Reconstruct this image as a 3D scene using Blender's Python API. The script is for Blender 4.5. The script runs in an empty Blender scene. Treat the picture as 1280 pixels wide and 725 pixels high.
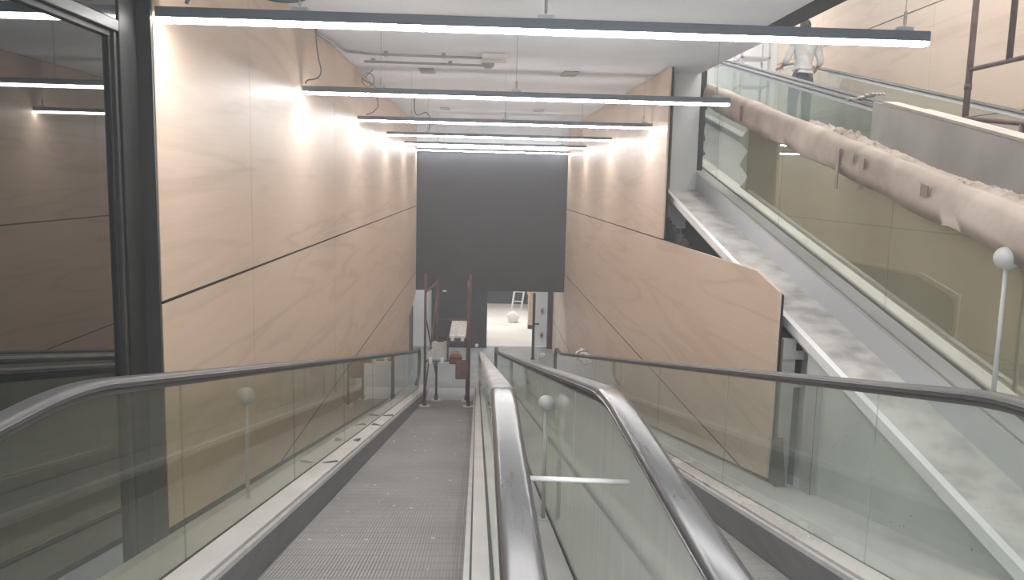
import bpy, bmesh, math, random
from mathutils import Vector, Matrix
random.seed(7)
C = bpy.context.scene.collection
sc = bpy.context.scene

# ------------------------------------------------------------------ materials
def mat(name, col=(.5,.5,.5), rough=.5, metal=0.0, spec=.5, emit=None, es=0):
    m = bpy.data.materials.new(name); m.use_nodes = True
    b = m.node_tree.nodes['Principled BSDF']
    b.inputs['Base Color'].default_value = (*col, 1)
    b.inputs['Roughness'].default_value = rough
    b.inputs['Metallic'].default_value = metal
    b.inputs['Specular IOR Level'].default_value = spec
    if emit:
        b.inputs['Emission Color'].default_value = (*emit, 1)
        b.inputs['Emission Strength'].default_value = es
    return m

def N(m, t): return m.node_tree.nodes.new(t)
def LK(m, a, b): m.node_tree.links.new(a, b)

def noisy(name, c1, c2, scale=3, stretch=(1,1,1), rough=.6, metal=0, spec=.4, detail=6, bump=0, bscale=None, lo=.35, hi=.65, spots=None, rvar=0):
    """two colours mixed by stretched noise, optional small spots and bump"""
    m = mat(name, c1, rough, metal, spec); b = m.node_tree.nodes['Principled BSDF']
    tc = N(m,'ShaderNodeTexCoord'); mp = N(m,'ShaderNodeMapping'); mp.inputs['Scale'].default_value = stretch
    LK(m, tc.outputs['Object'], mp.inputs['Vector'])
    n = N(m,'ShaderNodeTexNoise'); n.inputs['Scale'].default_value = scale; n.inputs['Detail'].default_value = detail
    LK(m, mp.outputs['Vector'], n.inputs['Vector'])
    r = N(m,'ShaderNodeValToRGB'); r.color_ramp.elements[0].position = lo; r.color_ramp.elements[1].position = hi
    r.color_ramp.elements[0].color = (*c1,1); r.color_ramp.elements[1].color = (*c2,1)
    LK(m, n.outputs['Fac'], r.inputs['Fac']); out = r.outputs['Color']
    if spots:
        v = N(m,'ShaderNodeTexVoronoi'); v.inputs['Scale'].default_value = spots[0]
        LK(m, tc.outputs['Object'], v.inputs['Vector'])
        g = N(m,'ShaderNodeMath'); g.operation='LESS_THAN'; g.inputs[1].default_value = spots[1]
        LK(m, v.outputs['Distance'], g.inputs[0])
        n2 = N(m,'ShaderNodeTexNoise'); n2.inputs['Scale'].default_value = 1.7
        LK(m, tc.outputs['Object'], n2.inputs['Vector'])
        g2 = N(m,'ShaderNodeMath'); g2.operation='GREATER_THAN'; g2.inputs[1].default_value = spots[3] if len(spots)>3 else .5
        LK(m, n2.outputs['Fac'], g2.inputs[0])
        mu = N(m,'ShaderNodeMath'); mu.operation='MULTIPLY'; LK(m,g.outputs[0],mu.inputs[0]); LK(m,g2.outputs[0],mu.inputs[1])
        mx = N(m,'ShaderNodeMixRGB'); mx.inputs['Color2'].default_value = (*spots[2],1)
        LK(m, mu.outputs[0], mx.inputs['Fac']); LK(m, out, mx.inputs['Color1']); out = mx.outputs['Color']
    LK(m, out, b.inputs['Base Color'])
    if rvar:
        a = N(m,'ShaderNodeMath'); a.operation='MULTIPLY_ADD'; a.inputs[1].default_value = rvar; a.inputs[2].default_value = rough
        LK(m, n.outputs['Fac'], a.inputs[0]); LK(m, a.outputs[0], b.inputs['Roughness'])
    if bump:
        bn = N(m,'ShaderNodeBump'); bn.inputs['Strength'].default_value = bump; bn.inputs['Distance'].default_value = .01
        n3 = N(m,'ShaderNodeTexNoise'); n3.inputs['Scale'].default_value = bscale or scale*4; n3.inputs['Detail'].default_value = 4
        LK(m, tc.outputs['Object'], n3.inputs['Vector'])
        LK(m, n3.outputs['Fac'], bn.inputs['Height']); LK(m, bn.outputs['Normal'], b.inputs['Normal'])
    return m

def wood_mat(name, axis='y', light=(.665,.52,.405), dark=(.46,.34,.25)):
    m = mat(name, light, .42, 0, .35); b = m.node_tree.nodes['Principled BSDF']
    tc = N(m,'ShaderNodeTexCoord'); mp = N(m,'ShaderNodeMapping')
    mp.inputs['Scale'].default_value = (1,.24,2.6)
    LK(m, tc.outputs['Object'], mp.inputs['Vector'])
    n = N(m,'ShaderNodeTexNoise'); n.inputs['Scale'].default_value = 1.1; n.inputs['Detail'].default_value = 3; n.inputs['Distortion'].default_value = .6
    LK(m, mp.outputs['Vector'], n.inputs['Vector'])
    # contour lines of the noise give cathedral grain
    k = N(m,'ShaderNodeMath'); k.operation='MULTIPLY'; k.inputs[1].default_value = 26; LK(m, n.outputs['Fac'], k.inputs[0])
    s = N(m,'ShaderNodeMath'); s.operation='SINE'; LK(m, k.outputs[0], s.inputs[0])
    s2 = N(m,'ShaderNodeMath'); s2.operation='MULTIPLY_ADD'; s2.inputs[1].default_value=.5; s2.inputs[2].default_value=.5; LK(m, s.outputs[0], s2.inputs[0])
    p = N(m,'ShaderNodeMath'); p.operation='POWER'; p.inputs[1].default_value=5; LK(m, s2.outputs[0], p.inputs[0])
    mp2 = N(m,'ShaderNodeMapping'); mp2.inputs['Scale'].default_value = (1,1.2,40); LK(m, tc.outputs['Object'], mp2.inputs['Vector'])
    f = N(m,'ShaderNodeTexNoise'); f.inputs['Scale'].default_value = 2; f.inputs['Detail'].default_value = 5; LK(m, mp2.outputs['Vector'], f.inputs['Vector'])
    n4 = N(m,'ShaderNodeTexNoise'); n4.inputs['Scale'].default_value = 1.6; LK(m, mp.outputs['Vector'], n4.inputs['Vector'])
    q = N(m,'ShaderNodeMath'); q.operation='MULTIPLY'; LK(m,p.outputs[0],q.inputs[0]); LK(m,n4.outputs['Fac'],q.inputs[1])
    a = N(m,'ShaderNodeMath'); a.operation='MULTIPLY_ADD'; a.inputs[1].default_value=.6; LK(m, q.outputs[0], a.inputs[0])
    c = N(m,'ShaderNodeMath'); c.operation='MULTIPLY'; c.inputs[1].default_value=.45; LK(m, f.outputs['Fac'], c.inputs[0]); LK(m, c.outputs[0], a.inputs[2])
    mx = N(m,'ShaderNodeMixRGB'); mx.inputs['Color1'].default_value=(*light,1); mx.inputs['Color2'].default_value=(*dark,1)
    LK(m, a.outputs[0], mx.inputs['Fac']); LK(m, mx.outputs['Color'], b.inputs['Base Color'])
    return m

def glass_mat(name, tint=(.80,.87,.83), ior=1.6, dust=.06, dustcol=(.55,.58,.54), streak=0.0, gl=1.0):
    """thin pane: fresnel reflection over tinted see-through, with a film of dust"""
    m = bpy.data.materials.new(name); m.use_nodes = True; nt = m.node_tree; nt.nodes.clear()
    out = N(m,'ShaderNodeOutputMaterial'); tr = N(m,'ShaderNodeBsdfTransparent'); tr.inputs['Color'].default_value=(*tint,1)
    g = N(m,'ShaderNodeBsdfGlossy'); g.inputs['Roughness'].default_value=.02; g.inputs['Color'].default_value=(.9*gl,.95*gl,.92*gl,1)
    d = N(m,'ShaderNodeBsdfDiffuse'); d.inputs['Color'].default_value=(*dustcol,1)
    fr = N(m,'ShaderNodeFresnel'); fr.inputs['IOR'].default_value = ior
    tc = N(m,'ShaderNodeTexCoord'); mp = N(m,'ShaderNodeMapping'); mp.inputs['Scale'].default_value=(1,9,.5)
    LK(m, tc.outputs['Object'], mp.inputs['Vector'])
    n = N(m,'ShaderNodeTexNoise'); n.inputs['Scale'].default_value=2.2; n.inputs['Detail'].default_value=5
    LK(m, mp.outputs['Vector'], n.inputs['Vector'])
    ma = N(m,'ShaderNodeMath'); ma.operation='MULTIPLY_ADD'; ma.inputs[1].default_value=streak; ma.inputs[2].default_value=dust - streak*.5
    ma.use_clamp = True
    LK(m, n.outputs['Fac'], ma.inputs[0])
    m1 = N(m,'ShaderNodeMixShader'); LK(m, ma.outputs[0], m1.inputs[0]); LK(m, tr.outputs[0], m1.inputs[1]); LK(m, d.outputs[0], m1.inputs[2])
    ge = N(m,'ShaderNodeNewGeometry'); inv = N(m,'ShaderNodeMath'); inv.operation='SUBTRACT'; inv.inputs[0].default_value=1; LK(m, ge.outputs['Backfacing'], inv.inputs[1])
    fm = N(m,'ShaderNodeMath'); fm.operation='MULTIPLY'; LK(m, fr.outputs[0], fm.inputs[0]); LK(m, inv.outputs[0], fm.inputs[1])
    m2 = N(m,'ShaderNodeMixShader'); LK(m, fm.outputs[0], m2.inputs[0]); LK(m, m1.outputs[0], m2.inputs[1]); LK(m, g.outputs[0], m2.inputs[2])
    LK(m, m2.outputs[0], out.inputs['Surface'])
    return m

M = {}
M['wood'] = wood_mat('beech_laminate')
M['plaster'] = noisy('white_plaster', (.60,.61,.61), (.70,.70,.70), 1.2, rough=.85, spec=.15)
M['ceiling'] = noisy('ceiling_paint', (.72,.76,.82), (.80,.835,.88), .7, rough=.9, spec=.1)
M['black_wall'] = noisy('black_board', (.020,.023,.030), (.027,.030,.038), 2, rough=.6, spec=.3)
M['black'] = mat('black_metal', (.018,.019,.021), .35, 0, .5)
M['black_gloss'] = noisy('dark_bronze_frame', (.022,.022,.022), (.030,.030,.029), 3, rough=.5, spec=.2)
M['frame_grey'] = noisy('grey_frame', (.045,.044,.043), (.06,.058,.057), 3, rough=.45, spec=.3)
M['fascia'] = noisy('dark_glossy_fascia', (.035,.036,.038), (.045,.046,.048), 3, rough=.12, spec=.6)
M['void'] = mat('recess_shade', (.03,.03,.03), .9, 0, .1)  # near-black, painted in for the shade of gaps and recesses
M['housing'] = mat('lamp_housing', (.16,.18,.21), .4, .3, .4)
M['lamp'] = mat('lamp_diffuser', (.9,.9,.9), .5, emit=(1.0,.985,.97), es=42)
M['cable'] = mat('grey_cable', (.22,.22,.23), .5)
M['conduit'] = mat('grey_conduit', (.30,.31,.33), .5)
M['patch'] = mat('grey_plate', (.33,.34,.35), .7)
M['skirt'] = noisy('brushed_skirt', (.17,.17,.175), (.22,.22,.225), 3, (1,.6,6), rough=.45, metal=.5, spec=.4, rvar=.2)
M['deck'] = noisy('brushed_aluminium_deck_dusty', (.64,.62,.60), (.74,.72,.70), 4, (1,.5,1), rough=.38, metal=.25, spec=.5, bump=.05, bscale=20, rvar=.3)
M['deck_clean'] = noisy('brushed_aluminium_deck', (.62,.59,.57), (.72,.69,.665), 3, (1,.25,1), rough=.22, metal=.3, spec=.5, rvar=.10)
M['groove'] = mat('dark_seal', (.09,.09,.09), .6)
M['trim'] = noisy('pale_trim', (.55,.55,.54), (.65,.65,.64), 6, rough=.35, metal=.4)
M['cover'] = noisy('outer_cover_dusty', (.40,.40,.385), (.54,.535,.51), 2.5, (1,.4,1), rough=.6, spec=.3)
M['rubber'] = noisy('handrail_rubber', (.040,.041,.045), (.065,.066,.070), 5, (6,.5,1), rough=.17, spec=.38, rvar=.05)
M['rubber_dusty'] = noisy('handrail_rubber_dusty', (.30,.29,.275), (.44,.43,.41), 8, (2,.5,1), rough=.5, spec=.35, rvar=.2)
M['rubber_matt'] = noisy('handrail_rubber_worn', (.075,.075,.073), (.12,.118,.113), 6, (2,.5,1), rough=.35, spec=.4, rvar=.2)
M['glass'] = glass_mat('balustrade_glass', (.92,.945,.925), 1.5, .09, (.52,.55,.50), .05)
M['glass_left'] = glass_mat('balustrade_glass_smoky', (.87,.875,.82), 1.5, .07, (.42,.42,.36), .05)
M['glass_dusty'] = glass_mat('balustrade_glass_very_dusty', (.80,.84,.82), 1.45, .74, (.80,.79,.745), .18)
M['glass_up'] = glass_mat('up_balustrade_glass', (.88,.90,.86), 2.2, .07, (.50,.50,.45), .04)
M['shop_glass'] = mat('shop_glass_dark', (.012,.016,.015), .015, 0, 1.0)
M['shop_glass'].node_tree.nodes['Principled BSDF'].inputs['IOR'].default_value = 1.8
M['concrete'] = noisy('dirty_cement_ledge', (.36,.35,.325), (.60,.585,.55), 5, rough=.85, spec=.15, detail=10, bump=.25, bscale=14, lo=.3, hi=.6, spots=(38,.13,(.25,.24,.22),.5))
M['green_plaster'] = noisy('rendered_side_wall', (.44,.475,.455), (.54,.575,.55), 1.4, rough=.85, spec=.15, spots=(16,.085,(.10,.11,.10),.5))
M['riser'] = noisy('grey_cladding', (.50,.52,.55), (.60,.61,.63), 1, (1,.4,1), rough=.42, metal=.35)
M['white_metal'] = noisy('white_angle', (.78,.79,.80), (.88,.88,.88), 2, rough=.4, spec=.4)
M['galv'] = noisy('galvanised_steel', (.40,.42,.42), (.52,.54,.54), 5, rough=.4, metal=.5)
M['paper'] = noisy('kraft_paper', (.38,.315,.265), (.52,.445,.385), 3.5, (1,1,1), rough=.75, spec=.15, bump=.5, bscale=7)
M['paper_dark'] = noisy('kraft_paper_behind_glass', (.40,.34,.25), (.48,.42,.32), 1.5, (1,1,.4), rough=.8, spec=.1)
M['tape'] = mat('brown_tape', (.17,.12,.09), .4)
M['hardboard'] = noisy('grey_hardboard', (.46,.42,.38), (.54,.50,.46), 2.2, rough=.75, spec=.15, bump=.05)
M['cream'] = noisy('cream_foam_top', (.50,.45,.40), (.60,.55,.49), 4, rough=.7, spec=.15)
M['red_steel'] = noisy('red_oxide_steel', (.085,.030,.028), (.13,.055,.048), 9, rough=.6, spec=.3)
M['brown_steel'] = noisy('brown_painted_steel', (.10,.065,.055), (.15,.10,.09), 9, rough=.55, spec=.3)
M['plank'] = noisy('pale_plank', (.50,.50,.48), (.66,.66,.64), 6, (4,.6,1), rough=.8)
M['plank_g'] = noisy('grey_plank', (.30,.32,.30), (.42,.44,.42), 6, (4,.6,1), rough=.8)
M['white'] = mat('white_plastic', (.75,.75,.74), .45)
M['ball'] = noisy('pale_grey_plastic', (.50,.51,.50), (.56,.57,.56), 5, rough=.3, spec=.5)
M['floor'] = noisy('grey_screed', (.22,.235,.24), (.31,.32,.325), 2, rough=.55, spec=.35, bump=.05)
M['floor_shop'] = noisy('pale_dusty_floor', (.66,.62,.58), (.78,.75,.72), 1.1, rough=.7, spec=.2, spots=(9,.12,(.5,.46,.42),.55))
M['plate'] = noisy('comb_plate', (.40,.42,.42), (.50,.52,.52), 4, (1,3,1), rough=.45, metal=.4)
M['skin'] = mat('skin', (.42,.26,.19), .55)
M['hair'] = mat('dark_hair', (.03,.025,.022), .6)
M['shirt'] = noisy('pale_work_shirt', (.55,.54,.52), (.72,.71,.69), 9, rough=.85)
M['trousers'] = noisy('dark_blue_trousers', (.045,.055,.085), (.07,.08,.115), 8, rough=.85)
M['orange'] = mat('orange_plastic', (.50,.22,.06), .5)
M['maroon'] = noisy('brown_sack', (.13,.07,.065), (.18,.10,.09), 14, rough=.85)
M['yellow'] = mat('yellow_plastic', (.55,.42,.10), .5)
M['dust'] = noisy('white_plaster_crumbs', (.7,.7,.68), (.8,.8,.78), 20, rough=.9)
M['darkblue'] = noisy('blue_grey_board', (.045,.065,.075), (.06,.08,.09), 1.5, rough=.6)
M['foil'] = noisy('crumpled_white_black_wrap', (.06,.06,.06), (.72,.72,.72), 14, rough=.4, lo=.42, hi=.52)

def belt_mat():
    m = mat('ribbed_belt', (.23,.225,.22), .5, .35, .4); b = m.node_tree.nodes['Principled BSDF']
    tc = N(m,'ShaderNodeTexCoord'); sp = N(m,'ShaderNodeSeparateXYZ'); LK(m, tc.outputs['Object'], sp.inputs[0])
    def wave(sock, freq):
        k = N(m,'ShaderNodeMath'); k.operation='MULTIPLY'; k.inputs[1].default_value=freq; LK(m, sock, k.inputs[0])
        s = N(m,'ShaderNodeMath'); s.operation='SINE'; LK(m,k.outputs[0],s.inputs[0]); return s.outputs[0]
    wx = wave(sp.outputs['X'], 2*math.pi/.018)
    wy = wave(sp.outputs['Y'], 2*math.pi/.133)
    gy = N(m,'ShaderNodeMath'); gy.operation='GREATER_THAN'; gy.inputs[1].default_value=.975; LK(m, wy, gy.inputs[0])
    bmp = N(m,'ShaderNodeBump'); bmp.inputs['Strength'].default_value=.3; bmp.inputs['Distance'].default_value=.004
    LK(m, wx, bmp.inputs['Height']); LK(m, bmp.outputs['Normal'], b.inputs['Normal'])
    n = N(m,'ShaderNodeTexNoise'); n.inputs['Scale'].default_value=1.6; n.inputs['Detail'].default_value=7; LK(m, tc.outputs['Object'], n.inputs['Vector'])
    r = N(m,'ShaderNodeValToRGB'); r.color_ramp.elements[0].position=.35; r.color_ramp.elements[1].position=.68
    r.color_ramp.elements[0].color=(.28,.275,.27,1); r.color_ramp.elements[1].color=(.37,.36,.352,1); LK(m, n.outputs['Fac'], r.inputs['Fac'])
    gx = N(m,'ShaderNodeMath'); gx.operation='LESS_THAN'; gx.inputs[1].default_value=-.35; LK(m, wx, gx.inputs[0])
    mx0 = N(m,'ShaderNodeMath'); mx0.operation='MULTIPLY'; mx0.inputs[1].default_value=.16; LK(m, gx.outputs[0], mx0.inputs[0])
    mxm = N(m,'ShaderNodeMath'); mxm.operation='MAXIMUM'; LK(m, mx0.outputs[0], mxm.inputs[0])
    gy2 = N(m,'ShaderNodeMath'); gy2.operation='MULTIPLY'; gy2.inputs[1].default_value=.5; LK(m, gy.outputs[0], gy2.inputs[0]); LK(m, gy2.outputs[0], mxm.inputs[1])
    mx = N(m,'ShaderNodeMixRGB'); mx.inputs['Color2'].default_value=(.09,.088,.085,1); LK(m, r.outputs['Color'], mx.inputs['Color1']); LK(m, mxm.outputs[0], mx.inputs['Fac'])
    LK(m, mx.outputs['Color'], b.inputs['Base Color'])
    return m
M['belt'] = belt_mat()

# ------------------------------------------------------------------ mesh helpers
class MB:
    def __init__(s): s.bm = bmesh.new()
    def poly(s, pts, faces):
        v = [s.bm.verts.new(p) for p in pts]
        for f in faces:
            try: s.bm.faces.new([v[i] for i in f])
            except ValueError: pass
        return s
    def box(s, x0,x1,y0,y1,z0,z1):
        p = [(x,y,z) for x in (x0,x1) for y in (y0,y1) for z in (z0,z1)]
        return s.poly(p, [(0,1,3,2),(4,6,7,5),(0,4,5,1),(2,3,7,6),(0,2,6,4),(1,5,7,3)])
    def prism_x(s, yz, x0, x1):                       # polygon in (y,z) extruded along x
        n = len(yz)
        p = [(x0,a,b) for a,b in yz] + [(x1,a,b) for a,b in yz]
        return s.poly(p, [tuple(range(n)), tuple(range(2*n-1,n-1,-1))] + [(i,(i+1)%n,n+(i+1)%n,n+i) for i in range(n)])
    def sweep(s, prof, path, X, cap=True):            # profile (dx, dn) swept along a path in the (y,z) plane
        n = len(path); rings = []
        for i,(y,z) in enumerate(path):
            a = path[max(0,i-1)]; b = path[min(n-1,i+1)]
            ty, tz = b[0]-a[0], b[1]-a[1]; L = math.hypot(ty,tz) or 1; ty/=L; tz/=L
            rings.append([s.bm.verts.new((X+dx, y - tz*dn, z + ty*dn)) for dx,dn in prof])
        k = len(prof)
        for i in range(n-1):
            for j in range(k):
                s.bm.faces.new((rings[i][j], rings[i][(j+1)%k], rings[i+1][(j+1)%k], rings[i+1][j]))
        if cap:
            s.bm.faces.new(rings[0][::-1]); s.bm.faces.new(rings[-1])
        return s
    def tube(s, pts, r, seg=8):
        pts = [Vector(p) for p in pts]; rings = []; up = None
        for i,p in enumerate(pts):
            t = (pts[min(i+1,len(pts)-1)] - pts[max(i-1,0)]).normalized()
            if up is None: up = t.orthogonal().normalized()
            else: up = (up - t*up.dot(t)); up = up.normalized() if up.length > 1e-6 else t.orthogonal().normalized()
            w = t.cross(up)
            rr = r[i] if isinstance(r,(list,tuple)) else r
            rings.append([s.bm.verts.new(p + (up*math.cos(2*math.pi*j/seg) + w*math.sin(2*math.pi*j/seg))*rr) for j in range(seg)])
        for i in range(len(pts)-1):
            for j in range(seg):
                s.bm.faces.new((rings[i][j], rings[i][(j+1)%seg], rings[i+1][(j+1)%seg], rings[i+1][j]))
        s.bm.faces.new(rings[0][::-1]); s.bm.faces.new(rings[-1]); return s
    def ball(s, c, r, sx=1, sy=1, sz=1, seg=24):
        g = bmesh.ops.create_uvsphere(s.bm, u_segments=seg, v_segments=seg//2+2, radius=r)
        for v in g['verts']: v.co = Vector((v.co.x*sx+c[0], v.co.y*sy+c[1], v.co.z*sz+c[2]))
        return s
    def build(s, name, m, parent=None, smooth=False, bevel=0, subsurf=0):
        bmesh.ops.recalc_face_normals(s.bm, faces=s.bm.faces)
        me = bpy.data.meshes.new(name); s.bm.to_mesh(me); s.bm.free()
        o = bpy.data.objects.new(name, me); C.objects.link(o); o.parent = parent
        if m: me.materials.append(M[m] if isinstance(m,str) else m)
        if smooth:
            for f in me.polygons: f.use_smooth = True
        if bevel:
            b = o.modifiers.new('b','BEVEL'); b.width = bevel; b.segments = 2; b.limit_method='ANGLE'
        if subsurf:
            q = o.modifiers.new('s','SUBSURF'); q.levels = q.render_levels = subsurf
        return o

def tag(o, label=None, cat=None, group=None, kind=None):
    if label: o['label'] = label
    if cat: o['category'] = cat
    if group: o['group'] = group
    if kind: o['kind'] = kind
    return o
def thing(name, label, cat, loc=(0,0,0), group=None):
    o = bpy.data.objects.new(name, None); C.objects.link(o); o.location = loc
    o.empty_display_size = .1
    return tag(o, label, cat, group)
def struct(o): o['kind'] = 'structure'; return o
def recenter(o, c):
    """move the origin of a mesh object to c (geometry stays put)"""
    o.data.transform(Matrix.Translation(-Vector(c))); o.location = c; return o

# ------------------------------------------------------------------ heights of the two kinds of ramp
def soft(a, b, w):        # smooth minimum
    h = max(w-abs(a-b), 0)/w
    return min(a,b) - h*h*w*.25
HB, SD = 1.165, .2035
Z_TOP, Z_LOW = -1.667, -4.58
def down(y):              # belt height of the two descending walkways
    z = soft(Z_TOP, -HB-SD*y, .05)
    return -soft(-z, -Z_LOW, .12)
SU = .2199
def up(y):                # belt height of the two rising walkways
    return soft(-2.06+SU*y, 1.22, .06)

def clip(poly, a, b, c):   # keep a*y + b*z + c >= 0
    out = []
    for i in range(len(poly)):
        p, q = poly[i], poly[(i+1)%len(poly)]
        dp, dq = a*p[0]+b*p[1]+c, a*q[0]+b*q[1]+c
        if dp >= 0: out.append(p)
        if (dp >= 0) != (dq >= 0):
            t = dp/(dp-dq); out.append((p[0]+t*(q[0]-p[0]), p[1]+t*(q[1]-p[1])))
    return out

XL, XR = -1.494, 2.095
Y_LAMP = [3.88+3.067*i for i in range(6)]
ZL = .692
ZC = 1.32
Z_SEAMS = [ZC, -.606, -2.18, -3.755, -5.3]
Y_SEAMS = [3.84, 5.41, 8.48, 11.55, 14.61, 17.68, 19.42, 22.1]
GAP = .008
def panel_wall(name, x0, x1, y_from, y_to, cut):
    root = bpy.data.objects.new(name, None); C.objects.link(root); root['kind'] = 'structure'
    for zi in range(4):
        zt, zb = Z_SEAMS[zi]-GAP, Z_SEAMS[zi+1]+GAP
        for yi in range(len(Y_SEAMS)-1):
            a, b = Y_SEAMS[yi]+GAP*.3, Y_SEAMS[yi+1]-GAP*.3
            a = max(a, y_from(zi)); b = min(b, y_to(zi))
            if b-a < .05: continue
            P = clip([(a,zb),(b,zb),(b,zt),(a,zt)], SD, 1, HB-.225)   # the bottom follows the deck
            c = cut(zi, a)
            if c and P: P = clip(P, *c)
            if len(P) < 3: continue
            MB().prism_x(P, x0, x1).build('wood_panel', 'wood', root)
    return root

# ------------------------------------------------------------------ the shell
SEAMS_R = []
wall_left = panel_wall('wall_left', XL-.02, XL, lambda i: 3.86, lambda i: 17.45 if i == 3 else 19.4,
                       lambda i, a: (-.153, 1, 3.0+.153*17.5) if i == 2 and a > 17.6 else None)
for zs,ys0,ye in ((-.606,3.87,19.4),(-2.18,3.87,19.4),(-3.755,12,17.4)):
    ys0 = max(ys0, (-zs-HB+.23)/SD*-1 if False else ys0)
    P = clip([(ys0,zs-GAP*1.2),(ye,zs-GAP*1.2),(ye,zs+GAP*1.2),(ys0,zs+GAP*1.2)], SD, 1, HB-.225)
    if len(P)>2: MB().prism_x(P, XL-.019, XL-.0015).build('seam_strip','void',wall_left)
    P = clip([(5.51 if zs<-1 else 5.98,zs-GAP*1.2),(22.05,zs-GAP*1.2),(22.05,zs+GAP*1.2),(5.51 if zs<-1 else 5.98,zs+GAP*1.2)], SD, 1, HB-.225)
    if len(P)>2: SEAMS_R.append(P)
b = MB(); b.prism_x([(3.9,-2.0),(17.4,-4.75),(17.4,-3.2),(19.6,-2.6),(19.6,ZC),(3.9,ZC)], XL-.06, XL-.026); b.build('backing_board', 'void', wall_left)  # near-black behind the panels so their gaps look shaded
wall_right = panel_wall('wall_right', XR, XR+.02, lambda i: 9.17 if i == 0 else 5.5, lambda i: 22.1,
                        lambda i, a: (.196, -1, -1.788) if i == 1 else None)
b = MB(); b.prism_x([(5.53,-2.1),(22,-4.9),(22,-.62),(22,ZC),(9.2,ZC),(9.2,-.64),(6.05,-.64),(5.53,-.74)], XR+.026, XR+.05); b.build('backing_board', 'void', wall_right)

for P in SEAMS_R: MB().prism_x(P if P is not SEAMS_R[0] else clip(P,1,0,-9.19), XR+.0015, XR+.019).build('seam_strip','void',wall_right)
ceiling = struct(MB().box(-3.2, 2.33, -2.5, 24, ZC, ZC+.2).build('ceiling', 'ceiling'))
struct(MB().box(2.33, 2.53, -2.5, 7.2, ZC-.01, ZC+.3).build('trim_1', 'black_gloss'))
struct(MB().box(2.331,2.56,7.21,16.5,ZC-.002,ZC+.3).build('trim_4', 'ceiling'))
struct(MB().box(2.45, 6.4, -2.5, 17, 4.3, 4.4).build('ceiling_upper', 'ceiling'))
struct(MB().box(-3.0, 2.2, 16.9, 36, Z_LOW-.1, Z_LOW).build('floor', 'floor'))
struct(MB().box(-3.0, 2.3, -2.5, .6, Z_TOP-.16, Z_TOP-.012).build('floor_landing', 'floor'))

# black bulkhead across the end of the sloping tunnel, plaster above it
struct(MB().box(XL, XR, 19.42, 19.62, -2.62, .70).build('wall_bulkhead', 'black_wall'))
struct(MB().box(XL, XR, 19.40, 19.60, .71, ZC-.005).build('wall_bulkhead_top', 'ceiling'))
# wall with the doorway beyond
wb = MB(); wb.box(-1.26, .27, 22.1, 22.35, Z_LOW, -1.4); wb.box(1.96, 2.25, 22.1, 22.35, Z_LOW, -1.4); wb.box(.27, 1.96, 22.1, 22.35, -2.45, -1.4)
struct(wb.build('wall_back', 'black_wall'))
struct(MB().box(-3, -1.262, 22.2, 22.4, Z_LOW, -1.4).build('wall_back_side', 'plaster'))
struct(MB().box(-3, 2.3, 19.62, 22.36, -1.5, -1.4).build('ceiling_lobby', 'ceiling'))
struct(MB().box(-3.1, -3.0, 17, 22.4, Z_LOW, -1.4).build('wall_lobby_left', 'plaster'))
struct(MB().box(XR+.06, XR+.12, 19.6, 22.1, Z_LOW, -1.4).build('wall_lobby_right', 'plaster'))
o = MB().box(-.96, -.86, 22.07, 22.098, -3.02, -2.965).build('wall_sign', 'white', None, bevel=.004)
tag(o, 'small white sign plate high on the black wall behind the scaffold', 'sign')
o = MB().ball((-.0,22.02,-4.50), .05).build('door_stop', 'white', None, True); tag(o, 'small pale knob at the foot of the black wall beside the doorway', 'door stop')
MB().box(-.012,.012,22.0,22.1,-4.58,-4.46).build('bracket', 'galv', None).parent = o

# ---- room seen through the doorway
struct(MB().box(-2.5, 4.2, 22.36, 30.4, Z_LOW-.06, Z_LOW+.004).build('floor_back_room', 'floor_shop'))
struct(MB().box(-2.5, 4.2, 30.4, 30.6, Z_LOW, -1.4).build('wall_room_back', 'darkblue'))
struct(MB().box(-2.6, -2.5, 22.4, 30.5, Z_LOW, -1.4).build('wall_room_left', 'plaster'))
struct(MB().box(3.2, 3.3, 22.4, 30.5, Z_LOW, -1.4).build('wall_room_right', 'plaster'))
struct(MB().box(-2.6, 4.2, 22.4, 30.5, -1.4, -1.3).build('ceiling_back_room', 'plaster'))

# wood clad post in that room
w = thing('wooden_post', 'wood clad square post standing in the bright room beyond the doorway', 'post', (1.76,25.3,Z_LOW))
MB().box(-.15,.15,-.15,.15,.12,3.0).build('cladding', 'wood', w); MB().box(-.155,.155,-.155,.155,0,.13).build('plinth', 'black', w)
# white door leaf standing open, with lock boxes
d = thing('white_door', 'white door leaf standing at the right of the doorway with two dark lock boxes', 'door', (1.83,22.6,Z_LOW+.01))
MB().box(-.22,.26,0,.05,0,1.62).build('leaf', 'white', d, bevel=.005)
for z in (.98,.28):
    q = MB().box(-.03,.05,-.03,.0,z-.08,z+.08).build('lock_box', 'galv', d); MB().box(-.02,.02,-.045,-.03,z-.03,z+.03).build('keyhole', 'black', q)
# dark stile standing in front
d = thing('door_stile', 'thin black upright standing on the floor in front of the bright doorway', 'upright', (1.47,20.75,Z_LOW))
MB().box(-.035,.035,-.03,.03,0,1.75).build('stile', 'black', d, bevel=.004)
MB().box(.03,.14,-.02,.01,.92,.96).build('lever', 'black', d); MB().box(-.06,.06,-.06,.06,0,.02).build('foot_plate','black',d)
o = MB(); pts=[]
for i in range(70):
    a=i*.55; pts.append((1.68+.11*math.cos(a)*(.6+.4*math.sin(i*.37)), 20.6+.1*math.sin(a*1.3), Z_LOW+.04+.14*abs(math.sin(i*.31))))
o.tube(pts,.008,5); tag(o.build('wire_tangle','white',None,True), 'tangle of thin white wire on the floor beside the black upright', 'wire')
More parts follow.
